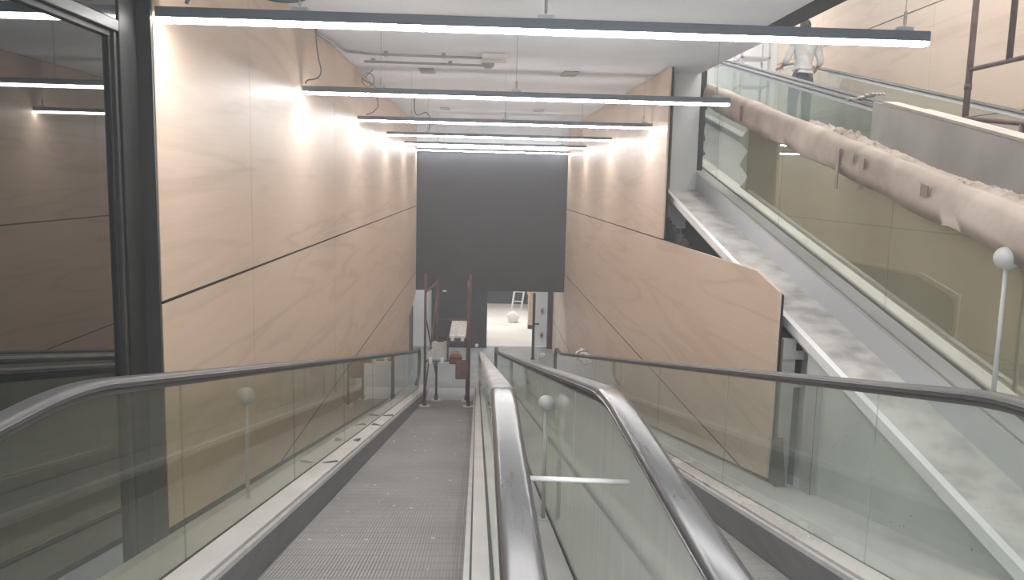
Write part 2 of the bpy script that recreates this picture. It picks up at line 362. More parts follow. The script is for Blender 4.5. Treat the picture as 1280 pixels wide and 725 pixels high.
# bits in the bright room
o = MB(); o.tube([(1.0,26.2,Z_LOW),(1.30,26.5,Z_LOW+2.0)],.035,6); o.tube([(1.15,26.0,Z_LOW),(1.42,26.5,Z_LOW+2.0)],.035,6)
ld = thing('step_ladder','pale step ladder leaning in the bright room beyond the doorway','ladder',(1.25,29.2,Z_LOW))
o = MB(); o.tube([(0,0,0),(.35,.4,2.4)],.035,6); o.build('rail','white',ld)
o = MB(); o.tube([(.35,0,0),(.70,.4,2.4)],.035,6); o.build('rail','white',ld)
for k in range(6):
    t=(k+.8)/7; MB().tube([(.35*t,.4*t,2.4*t),(.35+.35*t,.4*t,2.4*t)],.02,6).build('rung','white',ld)
rl = thing('cable_reel','yellow cable reel beside the ladder in the bright room','cable reel',(2.0,28.6,Z_LOW+.75))
o = MB()
for k in range(24):
    a0,a1=k*math.pi/12,(k+1)*math.pi/12
    o.tube([(.2*math.cos(a0),0,.2*math.sin(a0)),(.2*math.cos(a1),0,.2*math.sin(a1))],.06,6)
o.build('rim','yellow',rl); MB().box(-.03,.03,-.05,.05,-.2,.2).build('spoke','black',rl); MB().box(-.2,.2,-.12,.12,-.55,-.28).build('stand','orange',rl)
def crumple(o, amp, sc_=1.0, seed=0):
    from mathutils import noise
    for v in o.data.vertices:
        q = v.co*sc_ + Vector((seed,seed*1.7,0)); d = noise.noise_vector(q)
        v.co += d*amp
    return o
o = MB().ball((0,0,0), .2, 1, .8, 1.0, 16).build('white_sack','white',None,True); crumple(o,.06,6,3); o.location=(1.18,26.3,Z_LOW+.17)
tag(o,'lumpy white sack on the pale floor of the room beyond','sack')

# slatted dark panel under the left end of the timber wall
sp = thing('slatted_panel','dark upright slats under the far end of the left timber wall','slatted panel',(XL-.10,18.6,Z_LOW))
for k in range(9):
    MB().box(-.03,.03,-1.05+k*.24,-1.05+k*.24+.10,0,1.55).build('slat','black' if k%3 else 'galv',sp)
MB().box(-.05,-.035,-1.1,1.2,0,1.6).build('back_plate','black',sp)

# ------------------------------------------------------------------ dark glazed shopfront, near left
XP = XL-.066; XS = XL-.105
sf = bpy.data.objects.new('window_1', None); C.objects.link(sf); sf['kind']='structure'
MB().box(XS-.02, XS, -2.5, 3.80, -2.4, .60).build('pane', 'shop_glass', sf)
MB().box(XS-.05, XP, 3.66, 3.835, -2.6, ZC).build('corner_post', 'black_gloss', sf, bevel=.004)
MB().box(XS-.05, XP-.012, 3.635, 3.661, -2.6, .60).build('post_step', 'frame_grey', sf, bevel=.003)
MB().box(XS-.05, XP-.026, 3.61, 3.636, -2.6, .60).build('post_step', 'black_gloss', sf, bevel=.003)
MB().box(XS-.05, XL-.002, 3.836, 3.856, -2.6, ZC).build('edge_strip', 'frame_grey', sf)
MB().box(XS-.05, XP, -2.5, 3.66, .60, .65).build('head_rail', 'frame_grey', sf, bevel=.004)
MB().box(XS-.05, XP-.008, -2.5, 3.66, .654, ZC).build('fascia', 'fascia', sf)
MB().box(XS-.05, XP-.022, -2.5, 3.62, .575, .60).build('head_step', 'black_gloss', sf, bevel=.003)

# ------------------------------------------------------------------ moving walkways
def frange(a, b, n): return [a+(b-a)*i/n for i in range(n+1)]
def ysamples(y0, y1):
    ys = []
    y = y0
    while y < y1-1e-6:
        ys.append(y); y += .05 if (1.7 < y < 3.1 or 15.8 < y < 17.4) else .25
    ys.append(y1); return ys
def path(hf, off, y0, y1): return [(y, hf(y)+off) for y in ysamples(y0, y1)]
def rect(x0,x1,n0,n1): return [(x0,n0),(x1,n0),(x1,n1),(x0,n1)]
def hr_profile(w=.08, h=.036):
    pts=[]; r=.020
    for cx,cz,a0 in ((w/2-r,-r,0),( -w/2+r,-r,90),(-w/2+r*.9,-h+r*.9,180),(w/2-r*.9,-h+r*.9,270)):
        for k in range(5):
            a=math.radians(a0+k*22.5); rr = r if cz==-r else r*.9
            pts.append((cx+rr*math.cos(a), cz+rr*math.sin(a)))
    return pts
def mat_by_y(o, m2, y_split):
    o.data.materials.append(M[m2])
    for f in o.data.polygons:
        if f.center.y > y_split: f.material_index = 1
HR = 1.033
def balustrade(root, X, hf, y0, y1, y_end, glass, rail, rail2=None, split=2.55, joints=1.30, hr=HR, low_newel=True, gm2=None):
    # glass panes
    j = [joints+2.05*k for k in range(-2, 12)]
    edges = [y0] + [q for q in j if y0+.3 < q < y_end-.5] + [y_end-.25]
    for a, b in zip(edges[:-1], edges[1:]):
        ys = [y for y in ysamples(a+.004, b-.004)]
        P = [(y, hf(y)+.185) for y in ys] + [(y, hf(y)+hr-.045) for y in reversed(ys)]
        MB().prism_x(P, X-.005, X+.005).build('glass_panel', glass, root)
    # handrail with its rounded lower end
    pts = path(hf, hr, y0, y_end-.3)
    if low_newel:
        zt = pts[-1][1]; r = .33
        ang = math.atan2(hf(y_end-.3)-hf(y_end-.4), .1)
        cy, cz = pts[-1][0]+r*math.sin(ang)*-1*-1, zt-r
        for k in range(1, 15):
            a = math.radians(90 - k*180/14); pts.append((y_end-.3+r*math.cos(a), cz+r*math.sin(a)))
        pts.append((y_end-.9, cz-r))
    o = MB().sweep(hr_profile(), pts, X).build('handrail', rail, root, True)
    if rail2: mat_by_y(o, rail2, split)
    MB().sweep(rect(-.016,.016,-.056,-.03), path(hf, hr, y0, y_end-.3), X).build('handrail_track', 'groove', root)

def walkway(label, xl, xr, wl, wr, hf, y0, y1, y_end, outer_l, outer_r, glass, rails, decks=('deck','deck'), **kw):
    root = thing('moving_walkway', label, 'moving walkway', (0,0,0), 'moving walkways')
    bl, br = xl+wl, xr-wr
    MB().sweep(rect(bl+.004,br-.004,-.05,0), path(hf,0,y0,y1), 0).build('belt', 'belt', root)
    for s, xe, xg, dk in ((-1, bl, xl, decks[0]), (1, br, xr, decks[1])):
        w = abs(xg-xe)
        def X(a, b):  # a,b measured from the belt edge outwards
            p, q = xe+s*a, xe+s*b; return (min(p,q), max(p,q))
        x0,x1 = X(0,.012); MB().sweep(rect(x0,x1,-.06,.165), path(hf,0,y0,y_end-.2), 0).build('skirt_panel', 'skirt', root)
        x0,x1 = X(.001,.026); MB().sweep(rect(x0,x1,.165,.190), path(hf,0,y0,y_end-.2), 0).build('edge_trim', 'trim', root)
        x0,x1 = X(.026,.036); MB().sweep(rect(x0,x1,.165,.184), path(hf,0,y0,y_end-.2), 0).build('seal', 'groove', root)
        x0,x1 = X(.036,w-.014); MB().sweep(rect(x0,x1,.165,.2), path(hf,0,y0,y_end-.1), 0).build('inner_deck', dk, root)
        x0,x1 = X(w-.014,w+.010); MB().sweep(rect(x0,x1,.150,.194), path(hf,0,y0,y_end-.1), 0).build('glass_seal', 'groove', root)
    for (xo, xg) in ((outer_l, xl), (outer_r, xr)):
        if xo is None: continue
        x0, x1 = sorted((xo, xg + (-.014 if xo < xg else .014)))
        MB().sweep(rect(x0,x1,.155,.185), path(hf,0,y0,y_end), 0).build('outer_deck', 'cover', root)
    balustrade(root, xl, hf, y0, y1, y_end, glass[0], *rails[0], **kw)
    balustrade(root, xr, hf, y0, y1, y_end, glass[1], *rails[1], **kw)
    return root

wk1 = walkway('left descending moving walkway with dusty belt, beside the dark shopfront', -1.235, .085, .195, .125, down, -.6, 16.1, 17.2,
        XL, .25, ('glass_left','glass'), (('rubber_matt',), ('rubber','rubber_dusty')), ('deck','deck'))
wk2 = walkway('right descending moving walkway between the central handrails and the right timber wall', .43, 1.745, .15, .16, down, -.6, 16.1, 17.5,
        .25, 2.25, ('glass_dusty','glass'), (('rubber','rubber_matt'), ('rubber_matt',)), ('deck','deck_clean'))
for x0,x1,r in ((-1.04,-.04,wk1),(.57,1.585,wk2)):
    MB().sweep(rect(x0,x1,-.04,.012), [(y,down(y)) for y in frange(16.1,17.6,10)], 0).build('comb_plate', 'plate', r)

# small splashes of plaster on the belt
o = MB()
for k in range(60):
    y = random.uniform(3.5,12); x = random.uniform(-1.0,-.1); r = random.uniform(.003,.011)
    o.ball((x,y,down(y)+r*.2), r, 1.4,1,.35, 6)
tag(o.build('plaster_crumbs','dust'), 'tiny white plaster crumbs scattered on the left belt', 'crumbs', kind='stuff')
# torn strips lying on the left deck
for k,(y,w) in enumerate([(6.2,.05),(7.6,.06),(9.1,.04),(10.3,.05)]):
    o = MB().box(-.07,.06,-w/2,w/2,0,.006).build('debris_scrap','groove',None); o.location=(-1.14,y,down(y)+.204); o.rotation_euler=(-.2,0,.5+k)
    tag(o, ['dark scrap on the left deck, nearest of the row','dark scrap on the left deck, second nearest of the row','dark scrap on the left deck, third nearest of the row','dark scrap on the left deck, farthest of the row'][k], 'scrap', 'scraps on the left deck')

# spacer bar between the two central glass balustrades
o = MB().tube([(.095,2.05,-.772),(.412,2.05,-.783)], .007, 10).build('spacer_bar','white_metal',None,True)
tag(o,'bright thin metal bar bridging the gap between the two central balustrades','bar')

# ball topped posts standing on the outer decks
def ball_post(label, x, y, zc, r, zb):
    t = thing('ball_post', label, 'ball post', (x,y,zb), 'ball topped posts beside the walkways')
    MB().ball((0,0,zc-zb), r, 1,1,.95, 28).build('ball','ball',t,True)
    MB().tube([(0,0,0),(0,0,zc-zb-r*.9)], .012, 10).build('rod','ball',t,True)
    MB().tube([(0,0,0),(0,0,.012)], .03, 14).build('base','ball',t)
    return t
ball_post('grey ball on a rod behind the left smoky glass', -1.37, 4.76, -1.30, .055, down(4.76)+.185)
ball_post('grey ball on a thin rod standing between the two central balustrades', .383, 4.26, -1.182, .045, down(4.26)+.185)
ball_post('grey ball on a thin rod on the rising walkway deck at the far right', 2.69, 4.0, -.322, .064, up(4.0)+.09)

# ------------------------------------------------------------------ the rising walkways on the right
walkU1 = thing('moving_walkway', 'rising moving walkway with a paper wrapped handrail behind the cement ledge', 'moving walkway', (0,0,0), 'moving walkways')
walkU2 = thing('moving_walkway', 'farthest rising moving walkway under the high timber wall, where the worker stands', 'moving walkway', (0,0,0), 'moving walkways')
def up_unit(root, xl, xr, gl, y0=-.5, y1=15.6):
    MB().sweep(rect(xl+.17,xr-.17,-.05,0), path(up,0,y0,y1), 0).build('belt','belt',root)
    for s,xe,xg in ((-1,xl+.17,xl),(1,xr-.17,xr)):
        x0,x1 = sorted((xe, xe+s*.012)); MB().sweep(rect(x0,x1,-.05,.08), path(up,0,y0,y1),0).build('skirt_panel','skirt',root)
        x0,x1 = sorted((xe+s*.001, xg-s*.01)); MB().sweep(rect(x0,x1,.08,.10), path(up,0,y0,y1),0).build('inner_deck','deck',root)
        x0,x1 = sorted((xg-.009, xg+.009)); MB().sweep(rect(x0,x1,.05,.098), path(up,0,y0,y1),0).build('glass_seal','groove',root)
        x0,x1 = sorted((xg+s*.01, xg+s*.16)); MB().sweep(rect(x0,x1,.07,.09), path(up,0,y0,y1),0).build('outer_deck','cover',root)
    for X, g in ((xl,gl[0]),(xr,gl[1])):
        edges = [y0]+[q for q in (1.2,3.25,5.3,7.35,9.4,11.45,13.5)]+[y1]
        for a,b in zip(edges[:-1],edges[1:]):
            ys = ysamples(a+.004,b-.004)
            P = [(y,up(y)+.09) for y in ys]+[(y,up(y)+HU-.045) for y in reversed(ys)]
            MB().prism_x(P, X-.005,X+.005).build('glass_panel', g, root)
        MB().sweep(hr_profile(), path(up,HU,y0,y1), X).build('handrail','rubber_matt',root,True)
        MB().sweep(rect(-.018,.018,-.075,-.04), path(up,HU,y0,y1), X).build('handrail_track','white_metal',root)
HU = 1.08
up_unit(walkU1, 2.75, 4.17, ('glass_up','glass'))
up_unit(walkU2, 4.42, 5.66, ('glass','glass'))
# outer cladding of the rising walkway: grey riser under the deck edge
MB().sweep(rect(2.595,2.615,-.9,.09), path(up,0,-.5,9.9),0).build('outer_cladding','riser',walkU1)
struct(MB().prism_x([(9.7,-.3),(9.7,-2.4),(17,-2.4),(17,1.15),(15.6,1.15)],2.6,6.2).build('floor_upper_slab','concrete'))

# cement ledge, its white angle and the rendered side wall
ledge = struct(MB().sweep(rect(2.26,2.60,-.22,-.11), path(up,0,-.5,9.9),0).build('trim_2','concrete'))
# rough ledge surface
ang = thing('edge_angle','white metal angle running along the lower edge of the cement ledge','metal angle',(0,0,0))
MB().sweep(rect(2.215,2.235,-.165,-.10), path(up,0,-.5,9.72),0).build('flange','white_metal',ang)
MB().sweep(rect(2.235,2.258,-.108,-.10), path(up,0,-.5,9.72),0).build('top_flange','white_metal',ang)
ys=[-.5,5.30]
struct(MB().prism_x([(-.5,-4.8),(5.30,-4.8),(5.30,up(5.3)-.2),(-.5,up(-.5)-.2)],2.25,2.40).build('wall_side','green_plaster'))
struct(MB().prism_x([(5.3,-4.8),(9.9,-4.8),(9.9,up(9.9)-.22),(5.3,up(5.3)-.22)],2.50,2.56).build('wall_recess','void'))
struct(MB().prism_x([(5.30,-4.8),(5.62,-4.8),(5.62,up(5.62)-.22),(5.30,up(5.3)-.22)],2.34,2.42).build('wall_return','plaster'))
# studs by the end of the timber wall
st = thing('metal_stud','galvanised upright channel fixed behind the near end of the right timber wall','metal stud',(XR+.10,5.52,down(5.5)+.18))
MB().box(-.045,.045,-.03,.03,0,1.06).build('channel','galv',st); 
for z in (.72,.92): MB().box(-.05,.10,-.045,-.03,z,z+.06).build('bracket','galv',st)
st = thing('metal_stud','narrow galvanised channel standing against the pale rendered side wall','metal stud',(2.235,5.12,down(5.1)+.18))
MB().box(-.02,.014,-.075,.075,0,.80).build('channel','galv',st); MB().box(-.022,-.02,-.082,-.075,0,.80).build('lip','groove',st)
# dark wedge put in for the shade of a gap at the stud foot
o = MB().prism_x([(-.02,0),(.14,.0),(.15,.04),(.12,.30),(.09,.34),(.06,.22),(0,.08)],-.04,.03).build('gap_wedge','void',None,bevel=.01); crumple(o,.02,9,5); o.location=(2.14,5.34,down(5.38)+.19)
tag(o,'dark jagged wedge painting in the shade of a gap at the foot of the near end of the right timber wall','dark gap')
# ragged dark insulation hanging below the far end of the ledge
o = MB(); 
for k in range(26):
    y=7.1+k*.1; h=.22+.10*random.random()
    o.box(2.20,2.23,y,y+.085+.02*random.random(),up(y)-.75,up(y)-.30-h*.3)
tag(o.build('ragged_membrane','black'),'ragged dark membrane in the gap below the far end of the cement ledge','membrane')

# pillar rising from the ledge
pl = struct(MB().box(2.28,2.60,9.73,10.25,-.5,4.3).build('pillar','plaster',None,bevel=.006))
struct(MB().box(2.604,2.70,9.85,10.0,-.6,1.6).build('trim_3','black_gloss'))
o = MB()
P=[]; 
for k in range(21):
    z=.20+k*.06; P.append((2.98+.04*math.sin(k*1.9),z))
for (xa,za),(xb,zb) in zip(P[:-1],P[1:]):
    o.poly([(2.72,10.9,za),(xa,10.9+.02*math.sin(za*9),za),(xb,10.9+.02*math.sin(zb*9),zb),(2.72,10.9,zb),(2.72,10.93,za),(xa,10.93,za),(xb,10.93,zb),(2.72,10.93,zb)],[(0,1,2,3),(7,6,5,4),(0,4,5,1),(1,5,6,2),(3,2,6,7),(0,3,7,4)])
tag(o.build('dark_sheet','trousers'),'dark sheet with a ragged edge hanging behind the glass next to the pillar','sheet')

# high timber wall on the far right, back wall of the upper level
wr = bpy.data.objects.new('wall_far_right', None); C.objects.link(wr); wr['kind']='structure'
XF=6.1
for za,zb in ((-2.5,.94),(.955,2.53),(2.545,4.3)):
    for ya,yb in ((-2.5,3.7),(3.7,7.4),(7.4,11.1),(11.1,14.8),(14.8,17)):
        MB().box(XF,XF+.02,ya+.003,yb-.003,za,zb).build('wood_panel','wood',wr)
MB().box(XF+.022,XF+.05,-2.5,17,-2.5,4.3).build('backing_board','void',wr)
struct(MB().box(2.35,6.2,17,17.1,-2.5,4.4).build('wall_upper_back','plaster'))

# paper wrap over the left handrail of the rising walkway
from mathutils import noise as mn
wrap = thing('paper_wrap','brown paper wrapped along the handrail of the rising walkway, taped in places','paper wrap',(0,0,0))
o = MB(); prof0=[(-.075,-.215),(-.085,-.12),(-.07,-.02),(-.035,.028),(.035,.030),(.075,-.01),(.085,-.10),(.07,-.16),(.05,-.15),(.06,-.06),(-.05,-.04),(-.062,-.2)]
rings=[]; ys=frange(.5,10.4,120)
for i,y in enumerate(ys):
    ring=[]
    for j,(dx,dn) in enumerate(prof0):
        q=mn.noise_vector(Vector((y*2.3,j*.9,3.1)))
        a = .014 if j not in (0,11) else .028
        ring.append(o.bm.verts.new((2.75+dx+q.x*a, y, up(y)+HU+dn+q.z*a)))
    rings.append(ring)
for i in range(len(ys)-1):
    for j in range(12): o.bm.faces.new((rings[i][j],rings[i][(j+1)%12],rings[i+1][(j+1)%12],rings[i+1][j]))
o.build('paper','paper',wrap,True)
for y,w,l in ((5.95,.05,.30),(5.55,.07,.07),(5.72,.05,.06),(4.72,.08,.06),(8.3,.05,.15),(3.6,.08,.06)):
    o = MB(); q = MB().prism_x([(y,up(y)+HU-.02),(y+w,up(y+w)+HU-.02),(y+w,up(y)+HU-.02-l),(y,up(y)+HU-.02-l)],2.645,2.652).build('tape','tape',wrap)
# paper sheet fixed behind the lower glass, ragged far edge
o = MB(); top=[];bot=[]
for y in frange(.8,8.7,60):
    rag = .0
    top.append((y,up(y)+HU-.10)); bot.append((y,up(y)+.16))
edge=[(8.75,.55),(8.55,.42),(8.8,.33),(8.5,.22),(8.75,.1),(8.45,-.02),(8.6,-.1)]
P = bot + [(y,up(8.6)+.2+ (z+.1)*1.1) for y,z in reversed(edge)] + top[::-1]
o.prism_x(P,2.80,2.803); tag(o.build('paper_sheet','paper_dark'),'dull brown paper sheet fixed behind the glass under the wrapped handrail','paper sheet')

# crumpled paper along the back of the wrap
o = MB(); rows=[]
NR=170
for i in range(NR):
    y=4.0+i*.018; rr=[]
    env=max(0,mn.noise(Vector((y*1.7,2.2,0)))+.35)
    for j in range(9):
        q=mn.noise_vector(Vector((y*16,j*.8,7))); q2=mn.noise_vector(Vector((y*45,j*1.9,3)))
        h=(.010+.10*env*abs(q.z)+.02*abs(q2.z))*math.sin(math.pi*(j+.5)/9)
        rr.append(o.bm.verts.new((2.80+j*.014*(1+env)+q.x*.014, y+q.y*.02, up(y)+HU+.0+h)))
    rows.append(rr)
for i in range(NR-1):
    for j in range(8): o.bm.faces.new((rows[i][j],rows[i][j+1],rows[i+1][j+1],rows[i+1][j]))
ob=o.build('crumpled_paper','paper'); m_=ob.modifiers.new('s','SOLIDIFY'); m_.thickness=.004
tag(ob,'crumpled torn paper strip along the back edge of the wrapped handrail','paper')

# hardboard box over the second handrail, with foam on top
hb = thing('hardboard_cover','grey hardboard sheet covering the second glass of the rising walkway, pale foam on top','protective cover',(0,0,0))
P=[(y,up(y)+.12) for y in frange(1.0,8.45,20)]+[(8.5,up(8.5)+.60)]+[(y,up(y)+HU+.04) for y in reversed(frange(1.0,8.5,20))]
MB().prism_x(P,4.10,4.115).build('face_sheet','hardboard',hb)
MB().sweep(rect(-.09,.06,.035,.065),path(up,HU,1.0,8.3),4.19).build('foam_top','cream',hb)
MB().sweep(rect(-.03,.03,.0,.05),path(up,HU,1.0,7.9),4.34).build('foam_edge','cream',hb)

# white gloves / rag lying on the handrail
rag = thing('white_rag','crumpled pale gloves lying on the second handrail by the hardboard','gloves',(4.17,8.85,up(8.85)+HU+.02))
for k,(x,y,r,s) in enumerate(((0,-.12,.06,1.6),(.02,.12,.055,1.8),(-.03,.32,.04,2.0))):
    o = MB().ball((0,0,0), r, .9, s, .35, 16).build('glove' if k<2 else 'cuff','cream',rag,True); crumple(o,.02,18,k); o.location=(x,y,.03)
for k in range(4):
    MB().tube([(.03*k-.05,-.2,.03),(.035*k-.05,-.27-.01*k,.035),(.04*k-.05,-.31,.02)],[.011,.010,.008],8).build('finger','cream',rag,True)

# ------------------------------------------------------------------ scaffold frame far right
sf2 = thing('scaffold','brown steel scaffold frame standing on the farthest rising walkway','scaffold',(4.5,7.5,up(7.5)))
X4=0
def tube_part(n,pts,r,parent,m): return MB().tube(pts,r,10).build(n,m,parent,True)
k=4.5/4.4
zt=3.6
tube_part('post',[(0,0,-.0),(0,0,zt)],.028,sf2,'brown_steel')
tube_part('post',[(0,-.56,1.14-up(7.5)),(0,-.56,zt)],.026,sf2,'brown_steel')
tube_part('rail',[(0,0,1.13-up(7.5)),(0,-1.9,1.13-up(7.5))],.022,sf2,'brown_steel')
tube_part('rail',[(0,.0,.69-up(7.5)),(0,-1.9,.45-up(7.5))],.022,sf2,'brown_steel')
tube_part('rail',[(0,.0,.62-up(7.5)),(.0,-.98,.36-up(7.5)),(0,-1.9,.2-up(7.5))],.018,sf2,'brown_steel')
tube_part('post',[(0,-.82,.58-up(7.5)),(0,-.82,up(6.68)-up(7.5)+.0)],.024,sf2,'brown_steel')
tube_part('post',[(0,-1.9,1.13-up(7.5)),(0,-1.9,up(5.6)-up(7.5))],.026,sf2,'brown_steel')
tube_part('collar',[(0,0,.95-up(7.5)),(0,0,1.0-up(7.5))],.034,sf2,'brown_steel')

# ------------------------------------------------------------------ scaffold tower on the left belt
t = thing('scaffold_tower','dark red steel scaffold tower standing across the left belt near its foot','scaffold',(0,0,0))
posts=[(-.935,14.45),(-.135,14.45),(-.80,15.95),(-.19,15.95)]
for x,y in posts:
    zb=down(y); tp = -1.66 if y<15 else -1.95
    tube_part('post',[(x,y,zb+.02),(x,y,tp)],.023,t,'red_steel')
    MB().tube([(x,y,zb-.005),(x,y,zb+.025)],.10,14).build('base_plate','white',t)
    MB().tube([(x,y,zb+.02),(x,y,zb+.12)],.038,10).build('collar','red_steel',t)
for y,zs in ((15.95,(-2.74,-3.06)),(14.45,(-3.24,))):
    for z in zs:
        a=[p_ for p_ in posts if abs(p_[1]-y)<.1]
        tube_part('rail',[(a[0][0],y,z),(a[1][0],y,z)],.018,t,'red_steel')
for x0,x1 in ((-.935,-.80),(-.135,-.19)):
    for z in (-2.0,-3.3): tube_part('rail',[(x0,14.45,z),(x1,15.95,z)],.016,t,'red_steel')
tube_part('brace',[(-.935,14.45,-3.9),(-.80,15.95,-2.2)],.014,t,'red_steel')
tube_part('brace',[(-.80,15.95,-3.9),(-.935,14.45,-2.4)],.014,t,'red_steel')
tube_part('post',[(-.53,14.6,-3.27),(-.53,14.6,-2.82)],.018,t,'red_steel')
def plank(label,x0,x1,y0,y1,z,m,grp='scaffold planks'):
    q = thing('scaffold_plank',label,'plank',((x0+x1)/2,(y0+y1)/2,z),grp)
    w=(x1-x0)/2; l=(y1-y0)/2
    MB().box(-w,w,-l,l,0,.035).build('board',m,q,bevel=.004)
    for s in (-1,1):
        for u in (-.6,.6): MB().box(w*u-.03,w*u+.03,s*l-.03,s*l+.03,-.05,.045).build('hook','white',q)
    return q
plank('pale upper plank on the scaffold tower, right side',-.50,-.20,14.35,16.0,-2.80,'plank')
plank('grey lower plank on the scaffold tower, left side',-.90,-.55,14.35,15.9,-3.22,'plank_g')
o = thing('tool_box','orange tool case on a brown box behind the lower plank','tool case',(-.40,15.3,-3.36))
MB().box(-.10,.10,-.08,.08,0,.07).build('case','orange',o,bevel=.01); MB().tube([(-.05,0,.07),(-.04,0,.12),(.04,0,.12),(.05,0,.07)],.010,6).build('handle','orange',o)
MB().box(-.12,.12,-.1,.1,-.12,-.0).build('box','red_steel',o,bevel=.01)
o = MB().box(-.11,.11,-.05,.05,-.36,-.02).build('hanging_sack','maroon',None,bevel=.02); o.location=(-.27,14.45,-3.22)
tag(o,'brown sack hanging from the lower scaffold rail','sack')
o = MB().box(-.10,.10,-.14,.14,0,.02).build('blue_tray','riser',None,bevel=.004); o.location=(-.62,15.75,-3.42)
tag(o,'pale blue tray hanging behind the lower scaffold plank','tray')

# crumpled wrap on the right handrail end
o = MB().ball((0,0,0),.17,.8,2.6,.5,24).build('crumpled_wrap','foil',None,True); crumple(o,.10,9,2); o.location=(1.93,14.3,down(14.3)+.98)
tag(o,'crumpled black and white wrap lying beside the far end of the right handrail','plastic wrap')

# ------------------------------------------------------------------ hanging linear lights
def lamp(i):
    y=Y_LAMP[i] if i < 6 else (.813,-2.254)[i-6]; x0,x1=XL+.012,2.108  # last two lie out of view, added along the row to brighten the belt
    names=['nearest hanging linear light, spanning the top of the view','second nearest hanging linear light','third nearest hanging linear light',
           'fourth nearest hanging linear light','fifth hanging linear light, next to the farthest','farthest hanging linear light, in front of the black bulkhead top','unseen hanging linear light added above the camera, continuing the row','unseen hanging linear light added behind the camera, continuing the row']
    if i == 0: x1 = 2.108
    r = thing('linear_light', names[i], 'light', ((x0+x1)/2,y,ZL), 'hanging linear lights across the tunnel')
    h=(x1-x0)/2
    MB().box(-h,h,-.030,.030,.012,.060).build('housing','housing',r,bevel=.003)
    MB().box(-h+.004,h-.004,-.028,.028,-.005,.013).build('diffuser','lamp',r)
    for x in ((-1.15,-.02,1.68) if i<3 else (-1.15,1.3)):
        MB().tube([(x,0,.060),(x,0,ZC-ZL)],.0016,6).build('hanger_wire','cable',r)
        MB().box(x-.035,x+.035,-.02,.02,.058,.078).tube([(x,0,.09),(x,0,.15)],.008,8).build('hanger_clamp','galv',r)
    return r
for i in range(8): lamp(i)

# power cables down to the lights
def cable(label,pts,r=.006):
    # smooth the run
    P=[Vector(p_) for p_ in pts]; out=[]
    for i in range(len(P)-1):
        p0=P[max(i-1,0)];p1=P[i];p2=P[i+1];p3=P[min(i+2,len(P)-1)]
        for k in range(6):
            t=k/6; out.append(.5*((2*p1)+(p2-p0)*t+(2*p0-5*p1+4*p2-p3)*t*t+(3*p1-p0-3*p2+p3)*t**3))
    out.append(P[-1])
    o=MB().tube(out,r,8).build('power_cable','cable',None,True); tag(o,label,'cable','power cables of the linear lights'); return o
ya=Y_LAMP[1]
cable('power cable dropping to the left end of the second linear light',[(-1.36,ya,ZC),(-1.37,ya,1.15),(-1.35,ya,.98),(-1.33,ya,.88),(-1.36,ya,.82),(-1.44,ya,.80),(-1.46,ya,.77)])
yb=Y_LAMP[2]
pts=[(-1.30,yb,ZC-.02)]
for k in range(9): a=math.radians(180-k*45); pts.append((-1.36+.07*math.cos(a)+.0,yb,1.18+.08*math.sin(a)))
pts+=[(-1.28,yb,1.10),(-1.26,yb,1.0),(-1.24,yb,.88),(-1.30,yb,.80),(-1.38,yb,.77)]
cable('looped power cable dropping to the left end of the third linear light',pts)
yc=Y_LAMP[0]
cable('slack power cable lying along the top of the nearest linear light',[(-1.35,yc,.77),(-1.30,yc,.84),(-1.15,yc,.86),(-.95,yc,.80),(-.80,yc,.82),(-.74,yc,.95),(-.72,yc,ZC)],.009)
yd=Y_LAMP[3]
cable('bent power cable hanging above the fourth linear light',[(-1.05,yd,ZC),(-1.05,yd,1.1),(-1.0,yd,1.02),(-.86,yd,1.06),(-.80,yd,.95),(-.82,yd,.78)],.009)

# conduits, smoke detector and plates on the ceiling
def conduit(label,pts,clips):
    r=thing('ceiling_conduit',label,'conduit',(0,0,0),'conduits on the ceiling')
    MB().tube(pts,.014,8).build('pipe','conduit',r,True)
    for x,y in clips: MB().box(x-.02,x+.02,y-.025,y+.025,ZC-.05,ZC).build('clip','conduit',r)
z=ZC-.035
conduit('grey conduit on the ceiling nearer the camera, bending to the left wall',[(-1.49,7.5,z),(-1.44,8.0,z),(-1.38,8.55,z),(-1.15,8.7,z),(.2,8.75,z)],[(-1.0,8.72),(-.4,8.73)])
conduit('grey conduit on the ceiling running to the smoke detector',[(-1.3,9.25,z),(-.6,9.27,z),(.02,9.3,z)],[(-1.2,9.25),(-.35,9.27)])
r=thing('smoke_detector','round grey smoke detector on the ceiling at the end of the conduit','smoke detector',(.07,9.35,ZC))
MB().tube([(0,0,0),(0,0,-.03)],.07,20).build('base','patch',r,True); MB().tube([(0,0,-.03),(0,0,-.06)],[.06,.04],20).build('sensor','conduit',r,True)
o=MB().box(.0,.26,8.6,9.0,ZC-.045,ZC-.003).build('junction_box','plaster',None,bevel=.006); tag(o,'pale junction plate on the ceiling beside the smoke detector','junction box')
for k,(x,y,l) in enumerate(((-.66,10.1,'square grey plate on the ceiling, near left of four'),(1.06,10.0,'square grey plate on the ceiling, near right of four'),(-.66,15.2,'square grey plate on the ceiling, far left of four'),(1.06,15.1,'square grey plate on the ceiling, far right of four'))):
    o=MB().box(-.09,.09,-.22,.22,-.012,0).build('ceiling_plate','patch',None,bevel=.003); o.location=(x,y,ZC-.001)
    tag(o,l,'plate','square plates on the ceiling')

# white frame trolley on the upper level
r=thing('white_frame_stand','white square tube stand at the top of the rising walkway','stand',(4.97,15.0,up(15.0)))
for x in (-.3,.2):
    for y in (-.2,.2): MB().box(x-.02,x+.02,y-.02,y+.02,0,1.6).build('leg','white',r)
for zz in (.6,1.1,1.58): MB().box(-.32,.22,-.22,.22,zz,zz+.03).build('shelf','white',r)

